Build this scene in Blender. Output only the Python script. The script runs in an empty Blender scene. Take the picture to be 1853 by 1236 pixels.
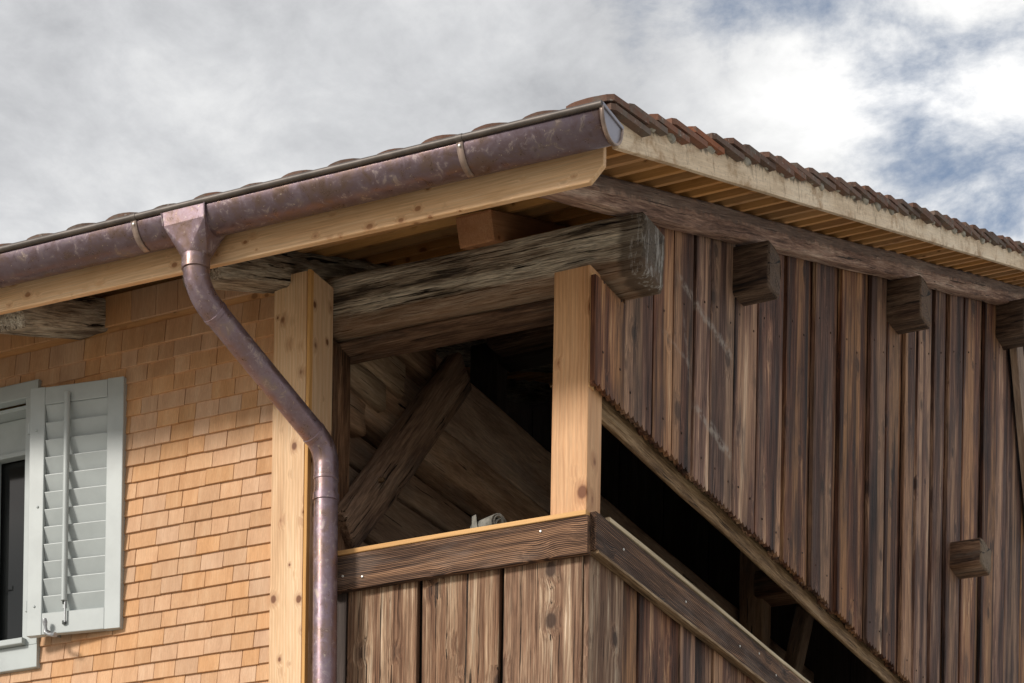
import bpy, bmesh, math, random
from mathutils import Vector, Matrix, noise

random.seed(7)
scene = bpy.context.scene
COL = scene.collection

# ------------------------------------------------------------------ camera
cam_data = bpy.data.cameras.new('camera')
cam = bpy.data.objects.new('camera', cam_data)
COL.objects.link(cam)
YAW, ROLL = -0.46434, 0.015883
fw = Vector((math.sin(YAW), math.cos(YAW), 0))
rt = Vector((math.cos(YAW), -math.sin(YAW), 0))
up = Vector((0, 0, 1))
r2 = rt * math.cos(ROLL) + up * math.sin(ROLL)
u2 = -rt * math.sin(ROLL) + up * math.cos(ROLL)
m = Matrix((r2, u2, -fw)).transposed().to_4x4()
m.translation = Vector((3.854, -8.271, 1.6))
cam.matrix_world = m
cam_data.sensor_width = 36
cam_data.lens = 76.44
cam_data.shift_y = 0.9552          # level view camera with a rising front
cam_data.clip_end = 6000
scene.camera = cam

# ------------------------------------------------------------------ light
SUN_EL, SUN_AZ = math.radians(30), math.radians(28)     # azimuth: left of the eave wall's normal
sun_dir = Vector((-math.sin(SUN_AZ) * math.cos(SUN_EL), -math.cos(SUN_AZ) * math.cos(SUN_EL), math.sin(SUN_EL)))
sd = bpy.data.lights.new('sun', 'SUN')
sd.energy = 1.75
sd.angle = math.radians(11)
sd.color = (1.0, 0.94, 0.86)
sun = bpy.data.objects.new('sun', sd)
COL.objects.link(sun)
sun.rotation_euler = sun_dir.to_track_quat('Z', 'Y').to_euler()

scene.view_settings.view_transform = 'Standard'
scene.view_settings.look = 'None'
scene.view_settings.gamma = 1
scene.view_settings.use_curve_mapping = False
scene.view_settings.exposure = 0.96


class NT:
    """small helper for node trees"""
    def __init__(s, tree):
        s.t = tree
        s.n = tree.nodes
        s.n.clear()

    def new(s, typ, **kw):
        nd = s.n.new(typ)
        for k, v in kw.items():
            setattr(nd, k, v)
        return nd

    def put(s, sock, v):
        if v is None:
            return
        if isinstance(v, bpy.types.NodeSocket):
            s.t.links.new(v, sock)
        elif isinstance(v, (tuple, list)) and len(v) == 3 and sock.type == 'RGBA':
            sock.default_value = (*v, 1)
        else:
            sock.default_value = v

    def math(s, op, a, b=None, c=None, clamp=False):
        nd = s.new('ShaderNodeMath', operation=op, use_clamp=clamp)
        for i, v in enumerate((a, b, c)):
            if v is not None:
                s.put(nd.inputs[i], v)
        return nd.outputs[0]

    def vmath(s, op, a, b=None, scale=None):
        nd = s.new('ShaderNodeVectorMath', operation=op)
        s.put(nd.inputs[0], a)
        if b is not None:
            s.put(nd.inputs[1], b)
        if scale is not None:
            s.put(nd.inputs['Scale'], scale)
        return nd.outputs['Value'] if op in ('LENGTH', 'DISTANCE', 'DOT_PRODUCT') else nd.outputs[0]

    def noise(s, vec, scale=1, detail=4, rough=.55, dist=0, lac=2.0):
        nd = s.new('ShaderNodeTexNoise')
        s.put(nd.inputs['Vector'], vec)
        nd.inputs['Scale'].default_value = scale
        nd.inputs['Detail'].default_value = detail
        nd.inputs['Roughness'].default_value = rough
        nd.inputs['Distortion'].default_value = dist
        nd.inputs['Lacunarity'].default_value = lac
        return nd.outputs[0]

    def ramp(s, fac, stops, interp='LINEAR'):
        nd = s.new('ShaderNodeValToRGB')
        nd.color_ramp.interpolation = interp
        el = nd.color_ramp.elements
        while len(el) < len(stops):
            el.new(.5)
        for e, (p, c) in zip(el, stops):
            e.position = p
            e.color = (*c, 1) if isinstance(c, (tuple, list)) else (c, c, c, 1)
        s.put(nd.inputs[0], fac)
        return nd.outputs[0]

    def mix(s, fac, a, b, blend='MIX'):
        nd = s.new('ShaderNodeMix', data_type='RGBA', blend_type=blend)
        s.put(nd.inputs[0], fac)
        s.put(nd.inputs[6], a)
        s.put(nd.inputs[7], b)
        return nd.outputs[2]

    def maprange(s, v, a, b, c=0., d=1., smooth=True):
        nd = s.new('ShaderNodeMapRange')
        nd.interpolation_type = 'SMOOTHSTEP' if smooth else 'LINEAR'
        s.put(nd.inputs[0], v)
        for i, q in enumerate((a, b, c, d)):
            nd.inputs[i + 1].default_value = q
        return nd.outputs[0]

    def mul(s, vec, x, y, z):
        return s.vmath('MULTIPLY', vec, (x, y, z))

    def sep(s, v):
        nd = s.new('ShaderNodeSeparateXYZ')
        s.put(nd.inputs[0], v)
        return nd.outputs

    def comb(s, x, y, z):
        nd = s.new('ShaderNodeCombineXYZ')
        for i, v in enumerate((x, y, z)):
            s.put(nd.inputs[i], v)
        return nd.outputs[0]


# ------------------------------------------------------------------ sky
world = bpy.data.worlds.new('World')
scene.world = world
world.use_nodes = True
W = NT(world.node_tree)
sky = W.new('ShaderNodeTexSky', sky_type='NISHITA', sun_disc=False)
sky.sun_elevation = SUN_EL
sky.sun_rotation = math.atan2(sun_dir.x, sun_dir.y)
sky.air_density = 1.0
sky.dust_density = 1.5
d = W.new('ShaderNodeTexCoord').outputs['Generated']
dx, dy, dz = W.sep(d)
den = W.math('ADD', W.math('MAXIMUM', dz, 0.0), 0.22)
pp = W.comb(W.math('DIVIDE', dx, den), W.math('DIVIDE', dy, den), 0.0)
pc = W.vmath('ADD', pp, (3.1, 7.7, 0.0))
n_big = W.noise(pc, 1.5, 3, .5)
n_mid = W.noise(W.vmath('ADD', pc, (5.2, 1.3, 0.0)), 4.0, 14, .61, .15)
n_fin = W.noise(W.vmath('ADD', pc, (2.2, 8.3, 0.0)), 14.0, 12, .62, .3)
cover = W.math('ADD', W.math('MULTIPLY', n_big, .55), W.math('ADD', W.math('MULTIPLY', n_mid, .33), W.math('MULTIPLY', n_fin, .12)))
cmask = W.maprange(cover, .409, .490)
thick = W.math('ADD', W.math('MULTIPLY', W.noise(W.vmath('ADD', pc, (11.3, 4.2, 0.0)), 2.3, 3, .5, .2), .45),
               W.math('ADD', W.math('MULTIPLY', n_mid, .37), W.math('MULTIPLY', n_fin, .18)))
ccol = W.ramp(thick, [(.40, (2.8, 2.85, 2.97)), (.47, (3.85, 3.9, 4.0)), (.535, (5.1, 5.12, 5.12)), (.61, (6.6, 6.57, 6.5))])
col = W.mix(cmask, W.mix(.12, W.vmath('SCALE', sky.outputs[0], scale=.75), (2.2, 2.3, 2.5)), ccol)
bg = W.new('ShaderNodeBackground')
W.put(bg.inputs[0], col)
bg.inputs[1].default_value = 0.09
wo = W.new('ShaderNodeOutputWorld')
W.t.links.new(bg.outputs[0], wo.inputs[0])


# ------------------------------------------------------------------ materials
def new_mat(name):
    mt = bpy.data.materials.new(name)
    mt.use_nodes = True
    t = NT(mt.node_tree)
    b = t.new('ShaderNodeBsdfPrincipled')
    o = t.new('ShaderNodeOutputMaterial')
    t.t.links.new(b.outputs[0], o.inputs[0])
    return mt, t, b


def obj_coords(t, spread=1.0):
    """object coordinates shifted by a random amount for every object, so alike pieces never share their grain"""
    tc = t.new('ShaderNodeTexCoord').outputs['Object']
    rnd = t.new('ShaderNodeObjectInfo').outputs['Random']
    off = t.vmath('SCALE', (17.3, 9.1, 23.7), scale=t.math('MULTIPLY', rnd, 10 * spread))
    return t.vmath('ADD', tc, off), rnd, tc


def wood(name, stops, streak=14, fine=85, along=1.0, ring=0.0, ring_scale=22, knots=0.0, knot_scale=13, knot_col=(.10, .035, .012),
         bump=.25, rough=.75, spec=.25, crack=0.0, tint=.25, patch=0.0, patch_col=(.2, .19, .18), contrast=1.0, extra=None, bdist=.004, band=None, fine_w=.38, crack_lo=.60, satv=.06, line=.0, line_f=190, end=None):
    """timber; the grain runs along the object's local X axis"""
    mt, t, b = new_mat(name)
    p, rnd, raw = obj_coords(t)
    kd = None
    if knots:
        vo = t.new('ShaderNodeTexVoronoi')
        vo.inputs['Scale'].default_value = knot_scale
        vo.inputs['Randomness'].default_value = 1
        t.put(vo.inputs['Vector'], t.mul(p, .75, 1, 1))
        kr = t.sep(vo.outputs['Color'])[0]
        kd = t.math('DIVIDE', t.math('ADD', vo.outputs['Distance'], t.math('MULTIPLY', t.math('SUBTRACT', t.noise(p, 45, 3, .6), .5), .06)), t.math('ADD', kr, .45))
    # gentle wander of the grain
    wn = t.noise(t.mul(p, 1.6 * along, 5, 5), 1, 3, .5)
    pg = t.vmath('ADD', p, t.comb(0.0, t.math('MULTIPLY', t.math('SUBTRACT', wn, .5), .03), t.math('MULTIPLY', t.math('SUBTRACT', wn, .5), .03)))
    if knots:
        bulge = t.maprange(kd, .05, .4, .014, 0.0)
        pg = t.vmath('ADD', pg, t.comb(0.0, bulge, bulge))
    n1 = t.noise(t.mul(pg, .9 * along, streak, streak), 1, 5, .6)
    n2 = t.noise(t.mul(pg, 3.2 * along, fine, fine), 1, 4, .65)
    f = t.math('ADD', t.math('MULTIPLY', n1, 1 - fine_w), t.math('MULTIPLY', n2, fine_w))
    if ring:
        wv = t.new('ShaderNodeTexWave', wave_type='RINGS', rings_direction='SPHERICAL', wave_profile='SIN')
        wv.inputs['Scale'].default_value = ring_scale
        wv.inputs['Distortion'].default_value = 2.2
        wv.inputs['Detail'].default_value = 2
        wv.inputs['Detail Scale'].default_value = .6
        t.put(wv.inputs['Vector'], t.mul(pg, .10 * along, 1, 1))
        f = t.math('ADD', t.math('MULTIPLY', f, 1 - ring * .5), t.math('MULTIPLY', wv.outputs['Fac'], ring * .5))
    if contrast != 1.0:
        f = t.math('ADD', t.math('MULTIPLY', t.math('SUBTRACT', f, .5), contrast), .5, clamp=True)
    c = t.ramp(f, stops)
    if band:
        bn = t.noise(t.mul(p, .6 * along, 7.5, 7.5), 1, 4, .55)
        bk_ = t.math('MULTIPLY', t.maprange(bn, .47, .60, 0, band[1]), t.maprange(n2, .3, .6, .55, 1))
        c = t.mix(bk_, c, t.mix(n1, band[0], tuple(q * .55 for q in band[0])))
    if patch:
        pm = t.maprange(t.noise(t.mul(p, 2.2, 7, 7), 1, 5, .6), .48, .68, 0, patch)
        c = t.mix(pm, c, t.mix(n2, patch_col, tuple(q * 1.9 for q in patch_col)))
    h = f
    if line:
        ln = t.noise(t.mul(pg, 5.0 * along, line_f, line_f), 1, 3, .7)
        lv = t.maprange(ln, .36, .64, 1 - line, 1 + line * .9, smooth=False)
        c = t.mix(1.0, c, t.comb(lv, lv, lv), 'MULTIPLY')
        h = t.math('ADD', h, t.math('MULTIPLY', ln, .5))
    if crack:
        cn = t.noise(t.mul(pg, .9 * along, 70, 70), 1, 4, .6)
        cm = t.maprange(cn, crack_lo, crack_lo + .03, 0, crack)
        c = t.mix(cm, c, (.012, .008, .006))
        h = t.math('SUBTRACT', h, t.math('MULTIPLY', cm, .8))
    if knots:
        km = t.maprange(kd, .10, .17, knots, 0.0)
        c = t.mix(km, c, knot_col)
        halo = t.maprange(kd, .15, .33, .35 * knots, 0.0)
        c = t.mix(halo, c, tuple(q * 2.6 for q in knot_col))
    if end:
        # end grain: growth rings and drying cracks running out from the heart
        nx_ = t.math('ABSOLUTE', t.sep(t.new('ShaderNodeTexCoord').outputs['Normal'])[0])
        ex, ey, ez = t.sep(raw)
        ey, ez = t.math('ADD', ey, .022), t.math('SUBTRACT', ez, .018)
        wob_ = t.noise(p, 12, 3, .6)
        rr_ = t.math('SQRT', t.math('ADD', t.math('MULTIPLY', ey, ey), t.math('MULTIPLY', ez, ez)))
        rg = t.math('SINE', t.math('ADD', t.math('MULTIPLY', rr_, 420.0), t.math('MULTIPLY', wob_, 14.0)))
        ang = t.math('ARCTAN2', ez, ey)
        ck = t.noise(t.comb(t.math('MULTIPLY', ang, 3.2), t.math('MULTIPLY', rr_, 3.0), wob_), 1, 4, .6)
        ce = t.mix(t.maprange(rg, -1, 1, .25, .75, smooth=False), tuple(q * .45 for q in end), end)
        ce = t.mix(t.maprange(t.noise(p, 26, 5, .65), .42, .62, 0, .6), ce, tuple(q * .5 for q in end))
        ce = t.mix(t.maprange(ck, .61, .66, 0, .95), ce, (.010, .007, .005))
        c = t.mix(t.maprange(nx_, .55, .8), c, ce)
    # every piece a slightly different tone
    v = t.maprange(rnd, 0, 1, 1 - tint, 1 + tint, smooth=False)
    c = t.mix(1.0, c, t.comb(v, v, v), 'MULTIPLY')
    hs = t.new('ShaderNodeHueSaturation')
    t.put(hs.inputs['Saturation'], t.math('ADD', 1 - satv, t.math('MULTIPLY', t.math('FRACT', t.math('MULTIPLY', rnd, 7.31)), 2 * satv)))
    t.put(hs.inputs['Color'], c)
    c = hs.outputs[0]
    if extra:
        c = extra(t, c, p, raw)
    t.put(b.inputs['Base Color'], c)
    b.inputs['Roughness'].default_value = rough
    b.inputs['Specular IOR Level'].default_value = spec
    bp = t.new('ShaderNodeBump')
    bp.inputs['Strength'].default_value = bump
    bp.inputs['Distance'].default_value = bdist
    t.put(bp.inputs['Height'], h)
    t.put(b.inputs['Normal'], bp.outputs[0])
    return mt


def scars(t, c, p, raw):
    """pale scars left on the gable boards by a removed brace, at their place on the wall (world y, z)"""
    g = t.new('ShaderNodeNewGeometry').outputs['Position']
    gx, gy, gz = t.sep(g)
    wob = t.noise(g, 9, 4, .6)
    for (y0, z0, y1, z1, wdt, k) in ((.86, 6.36, 1.62, 6.262, .017, .6), (1.10, 5.865, 1.62, 5.78, .02, .65), (.70, 6.05, 1.1, 6.02, .011, .25),
                                     (.95, 6.24, 1.05, 5.9, .012, .25)):
        L = math.hypot(y1 - y0, z1 - z0)
        uy, uz = (y1 - y0) / L, (z1 - z0) / L
        dy_, dz_ = t.math('SUBTRACT', gy, y0), t.math('SUBTRACT', gz, z0)
        s_ = t.math('ADD', t.math('MULTIPLY', dy_, uy), t.math('MULTIPLY', dz_, uz))
        q_ = t.math('ADD', t.math('MULTIPLY', dy_, -uz), t.math('MULTIPLY', dz_, uy))
        q_ = t.math('ABSOLUTE', t.math('ADD', q_, t.math('MULTIPLY', t.math('SUBTRACT', wob, .5), .07)))
        mk = t.math('MULTIPLY', t.maprange(q_, 0, wdt * 2.0, k * 1.0, 0), t.math('MULTIPLY', t.maprange(s_, -.02, .08), t.maprange(s_, L - .1, L, 1, 0)))
        mk = t.math('MULTIPLY', mk, t.maprange(t.noise(g, 30, 3, .6), .35, .6))
        c = t.mix(mk, c, (.40, .35, .30))
    return c


def rafter_dark_top(t, c, p, raw):
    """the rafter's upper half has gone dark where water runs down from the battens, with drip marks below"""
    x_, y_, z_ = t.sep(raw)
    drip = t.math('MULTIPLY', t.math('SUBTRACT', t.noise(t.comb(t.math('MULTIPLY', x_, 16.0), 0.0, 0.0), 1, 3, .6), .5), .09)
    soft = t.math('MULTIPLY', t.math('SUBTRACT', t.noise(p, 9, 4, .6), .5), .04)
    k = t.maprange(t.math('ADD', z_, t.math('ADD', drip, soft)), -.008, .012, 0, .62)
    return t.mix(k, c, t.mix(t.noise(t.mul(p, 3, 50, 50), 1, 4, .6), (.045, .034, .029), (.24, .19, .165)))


def beam_end(t, c, p, raw):
    """purlin: brown where it is sheltered below, grey above; darkened end wood with a pale drip on its front corner"""
    x_, y_, z_ = t.sep(raw)
    wob = t.math('MULTIPLY', t.math('SUBTRACT', t.noise(t.mul(p, 4, 14, 14), 1, 4, .6), .5), .09)
    low = t.maprange(t.math('ADD', z_, wob), -.075, -.045, .7, 0)
    c = t.mix(low, c, t.mix(t.noise(t.mul(p, 4, 60, 60), 1, 4, .65), (.10, .05, .027), (.42, .245, .14)))
    xx = t.math('ADD', x_, wob)
    c = t.mix(t.maprange(xx, 1.43, 1.465, 0, .7), c, (.070, .050, .036))
    pale = t.math('MULTIPLY', t.maprange(xx, 1.49, 1.51), t.maprange(t.noise(t.mul(p, 40, 40, 9), 1, 6, .7), .50, .60, 0, .7))
    return t.mix(pale, c, (.44, .42, .39))


def stains(t, c, p, raw):
    """brown blotches, a few run-off streaks and a dark lichen line along the top of the verge board"""
    n = t.noise(t.mul(p, 6, 9, 9), 1, 7, .72)
    c = t.mix(t.maprange(n, .48, .68, 0, .8), c, (.38, .24, .13))
    n2 = t.noise(t.mul(p, 17, 17, 4.0), 1, 6, .7, 1.0)
    c = t.mix(t.maprange(n2, .57, .68, 0, .55), c, (.19, .12, .07))
    c = t.mix(t.maprange(t.noise(p, 70, 4, .65), .58, .68, 0, .5), c, (.12, .09, .065))
    x_, y_, z_ = t.sep(raw)
    edge = t.maprange(t.math('ADD', z_, t.math('MULTIPLY', t.math('SUBTRACT', t.noise(t.mul(p, 9, 9, 4), 1, 7, .75), .5), .15)), .030, .050, 0, .92)
    return t.mix(edge, c, t.mix(t.noise(p, 60, 3, .6), (.045, .038, .030), (.26, .22, .17)))


PINE = [(.25, (.47, .27, .14)), (.45, (.65, .42, .24)), (.62, (.76, .545, .345)), (.8, (.83, .66, .46))]
M = {}
M['pine'] = wood('fresh pine', PINE, streak=7, fine=70, ring=.2, ring_scale=22, knots=.95, knot_scale=12, bump=.15, tint=.04, spec=.3, rough=.6, line=.10, crack=.25, crack_lo=.70)
M['fascia'] = wood('fresh pine fascia', PINE, streak=8, fine=80, along=.8, ring=.12, ring_scale=22, knots=.75, knot_scale=17, knot_col=(.16, .065, .025), bump=.15, tint=.0, spec=.3, rough=.6,
                   line=.13, crack=.4, crack_lo=.69, patch=.3, patch_col=(.38, .22, .10))
M['pine_post'] = wood('honey pine', [(.25, (.38, .185, .085)), (.45, (.53, .295, .15)), (.65, (.62, .375, .205)), (.85, (.70, .47, .29))],
                      streak=7, fine=70, ring=.25, ring_scale=18, knots=1, knot_scale=8, bump=.15, tint=.04, spec=.3, rough=.6, line=.13, crack=.35, crack_lo=.70)
M['red_rafter'] = wood('reddish new rafter', [(.25, (.24, .105, .048)), (.5, (.37, .18, .088)), (.8, (.48, .27, .145))], streak=8, fine=70, bump=.15, tint=.02, line=.12, knots=.8)
M['pine_edge'] = wood('sawn pine edge', [(.3, (.52, .28, .105)), (.6, (.68, .41, .18)), (.8, (.74, .49, .25))], streak=9, bump=.1, tint=.05, line=.1)
M['batten'] = wood('new roof batten wood', [(.3, (.42, .20, .07)), (.55, (.60, .32, .13)), (.8, (.70, .43, .20))], streak=9, fine=60, bump=.1, tint=.2, knots=.6, line=.08)
M['shingle'] = wood('larch shingle', [(.25, (.42, .225, .112)), (.5, (.54, .315, .172)), (.75, (.63, .415, .25))], streak=16, fine=190, along=2.5, bump=.2,
                    tint=.09, rough=.7, bdist=.0015, patch=.15, patch_col=(.30, .145, .06), line=.10, line_f=330, satv=.10)
GREY = [(.26, (.07, .053, .040)), (.41, (.29, .23, .165)), (.52, (.46, .39, .30)), (.66, (.62, .55, .435)), (.8, (.74, .67, .55))]
M['purlin'] = wood('weathered grey beam', GREY, streak=17, fine=100, along=1.6, bump=1.0, crack=1.0, crack_lo=.61, fine_w=.36, tint=.02, patch=.45, patch_col=(.13, .085, .055), contrast=2.2,
                   bdist=.012, extra=beam_end, line=.45, line_f=170, end=(.40, .34, .27))
M['grey_beam'] = wood('weathered grey hewn rafter', [(q, tuple(v * .75 for v in c)) for q, c in GREY], streak=15, fine=90, along=1.8, bump=1.0, crack=1.0, crack_lo=.61, tint=.05, patch=.6,
                      patch_col=(.07, .05, .038), contrast=2.2, bdist=.012, line=.4, line_f=170)
BROWN = [(.26, (.026, .016, .011)), (.43, (.105, .056, .033)), (.56, (.20, .115, .070)), (.76, (.37, .24, .155))]
M['beam'] = wood('old brown beam', BROWN, streak=14, fine=80, along=1.8, bump=1.0, crack=.9, crack_lo=.63, tint=.12, contrast=1.6, patch=.4, patch_col=(.13, .11, .09), bdist=.01, line=.3, line_f=150, end=(.26, .19, .13))
M['beam_dark'] = wood('dark brown purlin end', [(q, tuple(v * .5 for v in c)) for q, c in BROWN], streak=14, fine=70, along=1.8, bump=1.0, crack=.85, tint=.2, contrast=1.8, patch=.35,
                      patch_col=(.12, .085, .06), bdist=.01, line=.35, line_f=150, end=(.17, .105, .065))  # darker copy of the brown beam tones
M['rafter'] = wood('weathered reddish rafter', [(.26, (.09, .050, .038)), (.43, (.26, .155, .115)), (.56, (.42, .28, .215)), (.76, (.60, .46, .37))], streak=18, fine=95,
                   along=1.6, bump=1.0, crack=.85, crack_lo=.63, tint=.02, contrast=1.7, patch=.35, patch_col=(.13, .08, .06), extra=rafter_dark_top, bdist=.01, line=.3, line_f=160)
M['log'] = wood('aged log', [(.24, (.15, .095, .062)), (.43, (.35, .225, .15)), (.56, (.48, .33, .225)), (.76, (.62, .47, .35))], streak=8, fine=55, along=1.6, bump=.9, crack=.9, crack_lo=.65,
                fine_w=.3, tint=.38, contrast=1.2, patch=.45, patch_col=(.22, .175, .145), bdist=.012, line=.22, line_f=120, satv=.15)
M['brace'] = wood('dark rough brace', [(.24, (.05, .031, .022)), (.43, (.17, .108, .075)), (.56, (.27, .18, .125)), (.76, (.42, .30, .215))], streak=12, fine=70, along=1.6, bump=1.0, crack=.95,
                  crack_lo=.62, tint=.02, contrast=1.6, patch=.4, patch_col=(.14, .115, .10), bdist=.012, line=.3, line_f=140)
M['log_pale'] = wood('pale hewn log', [(.3, (.25, .17, .11)), (.5, (.46, .34, .23)), (.75, (.64, .51, .37))], streak=8, fine=55, along=1.6, bump=.8, crack=.9, crack_lo=.64, tint=.1, contrast=1.3,
                     bdist=.012, line=.2, line_f=120)
GAB = [(.22, (.012, .006, .005)), (.37, (.054, .022, .014)), (.50, (.122, .053, .032)), (.61, (.20, .095, .057)), (.72, (.40, .225, .125)), (.86, (.62, .42, .27))]
M['gable'] = wood('weathered larch board', GAB, streak=6.5, fine=90, along=.7, bump=.8, crack=.95, crack_lo=.65, fine_w=.30, band=((.56, .31, .165), .75), tint=.25, contrast=2.3,
                  knots=.65, knot_scale=5.5, knot_col=(.022, .014, .012), patch=.75, patch_col=(.058, .033, .026), extra=scars, bdist=.006, satv=.15, line=.42, line_f=170)
M['plank'] = wood('grey brown parapet plank', [(.22, (.032, .017, .011)), (.38, (.125, .063, .036)), (.52, (.205, .118, .072)), (.64, (.335, .225, .145)), (.82, (.55, .43, .315))], streak=22, fine=130,
                  along=.9, ring=.06, ring_scale=30, bump=1.0, crack=.95, crack_lo=.63, tint=.10, contrast=1.9, knots=.9, knot_scale=6, knot_col=(.035, .02, .014), patch=.5,
                  patch_col=(.15, .086, .052), bdist=.005, line=.36, line_f=200)
M['rail'] = wood('dark brushed rail', [(.26, (.016, .009, .007)), (.43, (.068, .033, .020)), (.58, (.140, .074, .043)), (.76, (.36, .195, .105))], streak=18, fine=95, along=.7, ring=.35,
                 ring_scale=48, bump=1.0, tint=.06, contrast=2.1, knots=.8, knot_scale=6, knot_col=(.016, .010, .008), patch=.3, patch_col=(.17, .135, .115), bdist=.005, line=.35, line_f=170,
                 crack=.7, crack_lo=.66)
M['rail_cap'] = wood('weathered rail cap', [(.3, (.26, .19, .12)), (.5, (.50, .41, .28)), (.75, (.68, .58, .43))], streak=14, bump=.5, crack=.7, tint=.05, line=.2)
M['sill_beam'] = wood('tan sill beam', [(.26, (.06, .035, .019)), (.43, (.17, .102, .053)), (.56, (.27, .175, .095)), (.76, (.43, .31, .19))], streak=16, fine=85, along=1.5, bump=1.0, crack=.9,
                      crack_lo=.63, tint=.05, contrast=1.7, bdist=.01, line=.3, line_f=150)
M['verge'] = wood('limed verge board', [(.3, (.56, .43, .29)), (.5, (.74, .60, .44)), (.75, (.85, .74, .58))], streak=6, fine=30, bump=.3, tint=.03, extra=stains, rough=.85, line=.1)
M['dark'] = wood('dark brown timber', [(.3, (.03, .024, .021)), (.55, (.08, .06, .052)), (.8, (.15, .118, .098))], streak=10, bump=.6, tint=.2, line=.2)  # very dark brown wood tones


def simple(name, base, rough=.6, metal=0, spec=.5, var=.15, scale=8, bump=0.0, col2=None, tint=.0):
    mt, t, b = new_mat(name)
    p, rnd, raw = obj_coords(t)
    n = t.noise(p, scale, 5, .6)
    c2 = col2 or tuple(q * (1 - 2 * var) for q in base)
    c = t.mix(t.maprange(n, .35, .68), base, c2)
    if tint:
        v = t.maprange(rnd, 0, 1, 1 - tint, 1 + tint, smooth=False)
        c = t.mix(1.0, c, t.comb(v, v, v), 'MULTIPLY')
    t.put(b.inputs['Base Color'], c)
    b.inputs['Roughness'].default_value = rough
    b.inputs['Metallic'].default_value = metal
    b.inputs['Specular IOR Level'].default_value = spec
    if bump:
        bp = t.new('ShaderNodeBump')
        bp.inputs['Strength'].default_value = bump
        bp.inputs['Distance'].default_value = .004
        t.put(bp.inputs['Height'], n)
        t.put(b.inputs['Normal'], bp.outputs[0])
    return mt


def copper(name, pale=0.0, bright=1.0):
    mt, t, b = new_mat(name)
    p = t.new('ShaderNodeNewGeometry').outputs['Position']
    n1 = t.noise(p, 6, 6, .65)
    n2 = t.noise(p, 19, 8, .72, .6)
    n3 = t.noise(p, 70, 4, .6)
    k = bright
    c = t.ramp(t.math('ADD', t.math('MULTIPLY', n1, .55), t.math('MULTIPLY', n2, .45)),
               [(.36, (.145 * k, .092 * k, .070 * k)), (.44, (.160 * k, .108 * k, .098 * k)), (.50, (.158 * k, .112 * k, .125 * k)), (.56, (.180 * k, .138 * k, .160 * k)),
                (.62, (.20 * k, .150 * k, .135 * k)), (.70, (.33 * k, .235 * k, .18 * k))])
    spots = t.maprange(n3, .66, .70, 0, .75)
    c = t.mix(spots, c, (.50, .41, .32))
    pat = t.maprange(n2, .57, .64, 0, .45 + pale)
    c = t.mix(pat, c, (.44, .36, .33))
    drip = t.maprange(t.noise(t.mul(p, 26, 26, 3), 1, 5, .6), .60, .70, 0, .4)
    c = t.mix(drip, c, (.075, .050, .042))
    t.put(b.inputs['Base Color'], c)
    b.inputs['Metallic'].default_value = .68
    t.put(b.inputs['Roughness'], t.maprange(n2, .35, .65, .26, .55))
    bp = t.new('ShaderNodeBump')
    bp.inputs['Strength'].default_value = .22
    bp.inputs['Distance'].default_value = .004
    t.put(bp.inputs['Height'], t.math('ADD', n1, t.math('MULTIPLY', n2, .3)))
    t.put(b.inputs['Normal'], bp.outputs[0])
    return mt


M['copper'] = copper('aged copper')
M['copper_pipe'] = copper('aged copper pipe', .2, 1.5)
M['copper_bead'] = simple('dull copper bead', (.125, .105, .092), .5, .4, .5, .2, 9)
M['copper_cap'] = simple('bare copper end cap', (.30, .29, .33), .4, .35, .5, .1, 9)
M['strap'] = simple('copper strap', (.40, .30, .25), .45, .5, .5, .25, 14)
M['paint'] = simple('grey green paint', (.41, .445, .44), .42, 0, .45, .06, 5)
M['paint_dark'] = simple('dark grey paint', (.06, .065, .062), .7, 0, .3, .1, 5)  # plain dark grey of the bolt sockets
M['steel'] = simple('galvanised steel', (.42, .43, .44), .4, .7, .5, .2, 40)
M['nail'] = simple('rusty nail', (.10, .06, .045), .7, .3, .4, .3, 60)
M['screw'] = simple('screw head', (.75, .73, .68), .35, .6, .5, .1, 40)
M['mortar'] = simple('lime mortar', (.44, .42, .37), .95, 0, .2, .25, 30, .6, (.20, .19, .165), .15)
M['light_stop'] = simple('brown underlay', (.055, .035, .022), .9, 0, .2, .2, 6)
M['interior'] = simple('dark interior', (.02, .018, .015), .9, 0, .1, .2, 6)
M['ground'] = simple('pale bounce ground', (.42, .39, .33), .95, 0, .2, .2, 1.2, .3)  # unseen ground, kept pale to bounce light upward
M['canvas'] = simple('grey canvas', (.30, .29, .255), .9, 0, .2, .25, 26, .5)
M['curtain'] = simple('dusty panel', (.22, .22, .17), .8, 0, .2, .25, 7)


def glass_mat():
    mt, t, b = new_mat('window glass')
    b.inputs['Base Color'].default_value = (.012, .013, .013, 1)
    b.inputs['Roughness'].default_value = .06
    b.inputs['Specular IOR Level'].default_value = .35
    return mt


M['glass'] = glass_mat()


def tile_mat():
    mt, t, b = new_mat('clay tile')
    p, rnd, raw = obj_coords(t)
    base = t.ramp(rnd, [(0, (.135, .078, .058)), (.3, (.175, .090, .062)), (.5, (.115, .078, .062)), (.72, (.20, .125, .095)), (.86, (.155, .10, .08)), (1, (.29, .115, .062))])
    n = t.noise(p, 11, 6, .65)
    n2 = t.noise(p, 42, 5, .6)
    c = t.mix(t.maprange(n, .46, .64, 0, .8), base, (.15, .125, .105))
    c = t.mix(t.maprange(n2, .56, .72, 0, .6), c, (.05, .04, .034))
    c = t.mix(t.maprange(n2, .30, .38, .5, 0), c, (.42, .40, .37))
    t.put(b.inputs['Base Color'], c)
    b.inputs['Roughness'].default_value = .9
    b.inputs['Specular IOR Level'].default_value = .2
    bp = t.new('ShaderNodeBump')
    bp.inputs['Strength'].default_value = .6
    bp.inputs['Distance'].default_value = .006
    t.put(bp.inputs['Height'], n2)
    t.put(b.inputs['Normal'], bp.outputs[0])
    return mt


M['tile'] = tile_mat()


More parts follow.
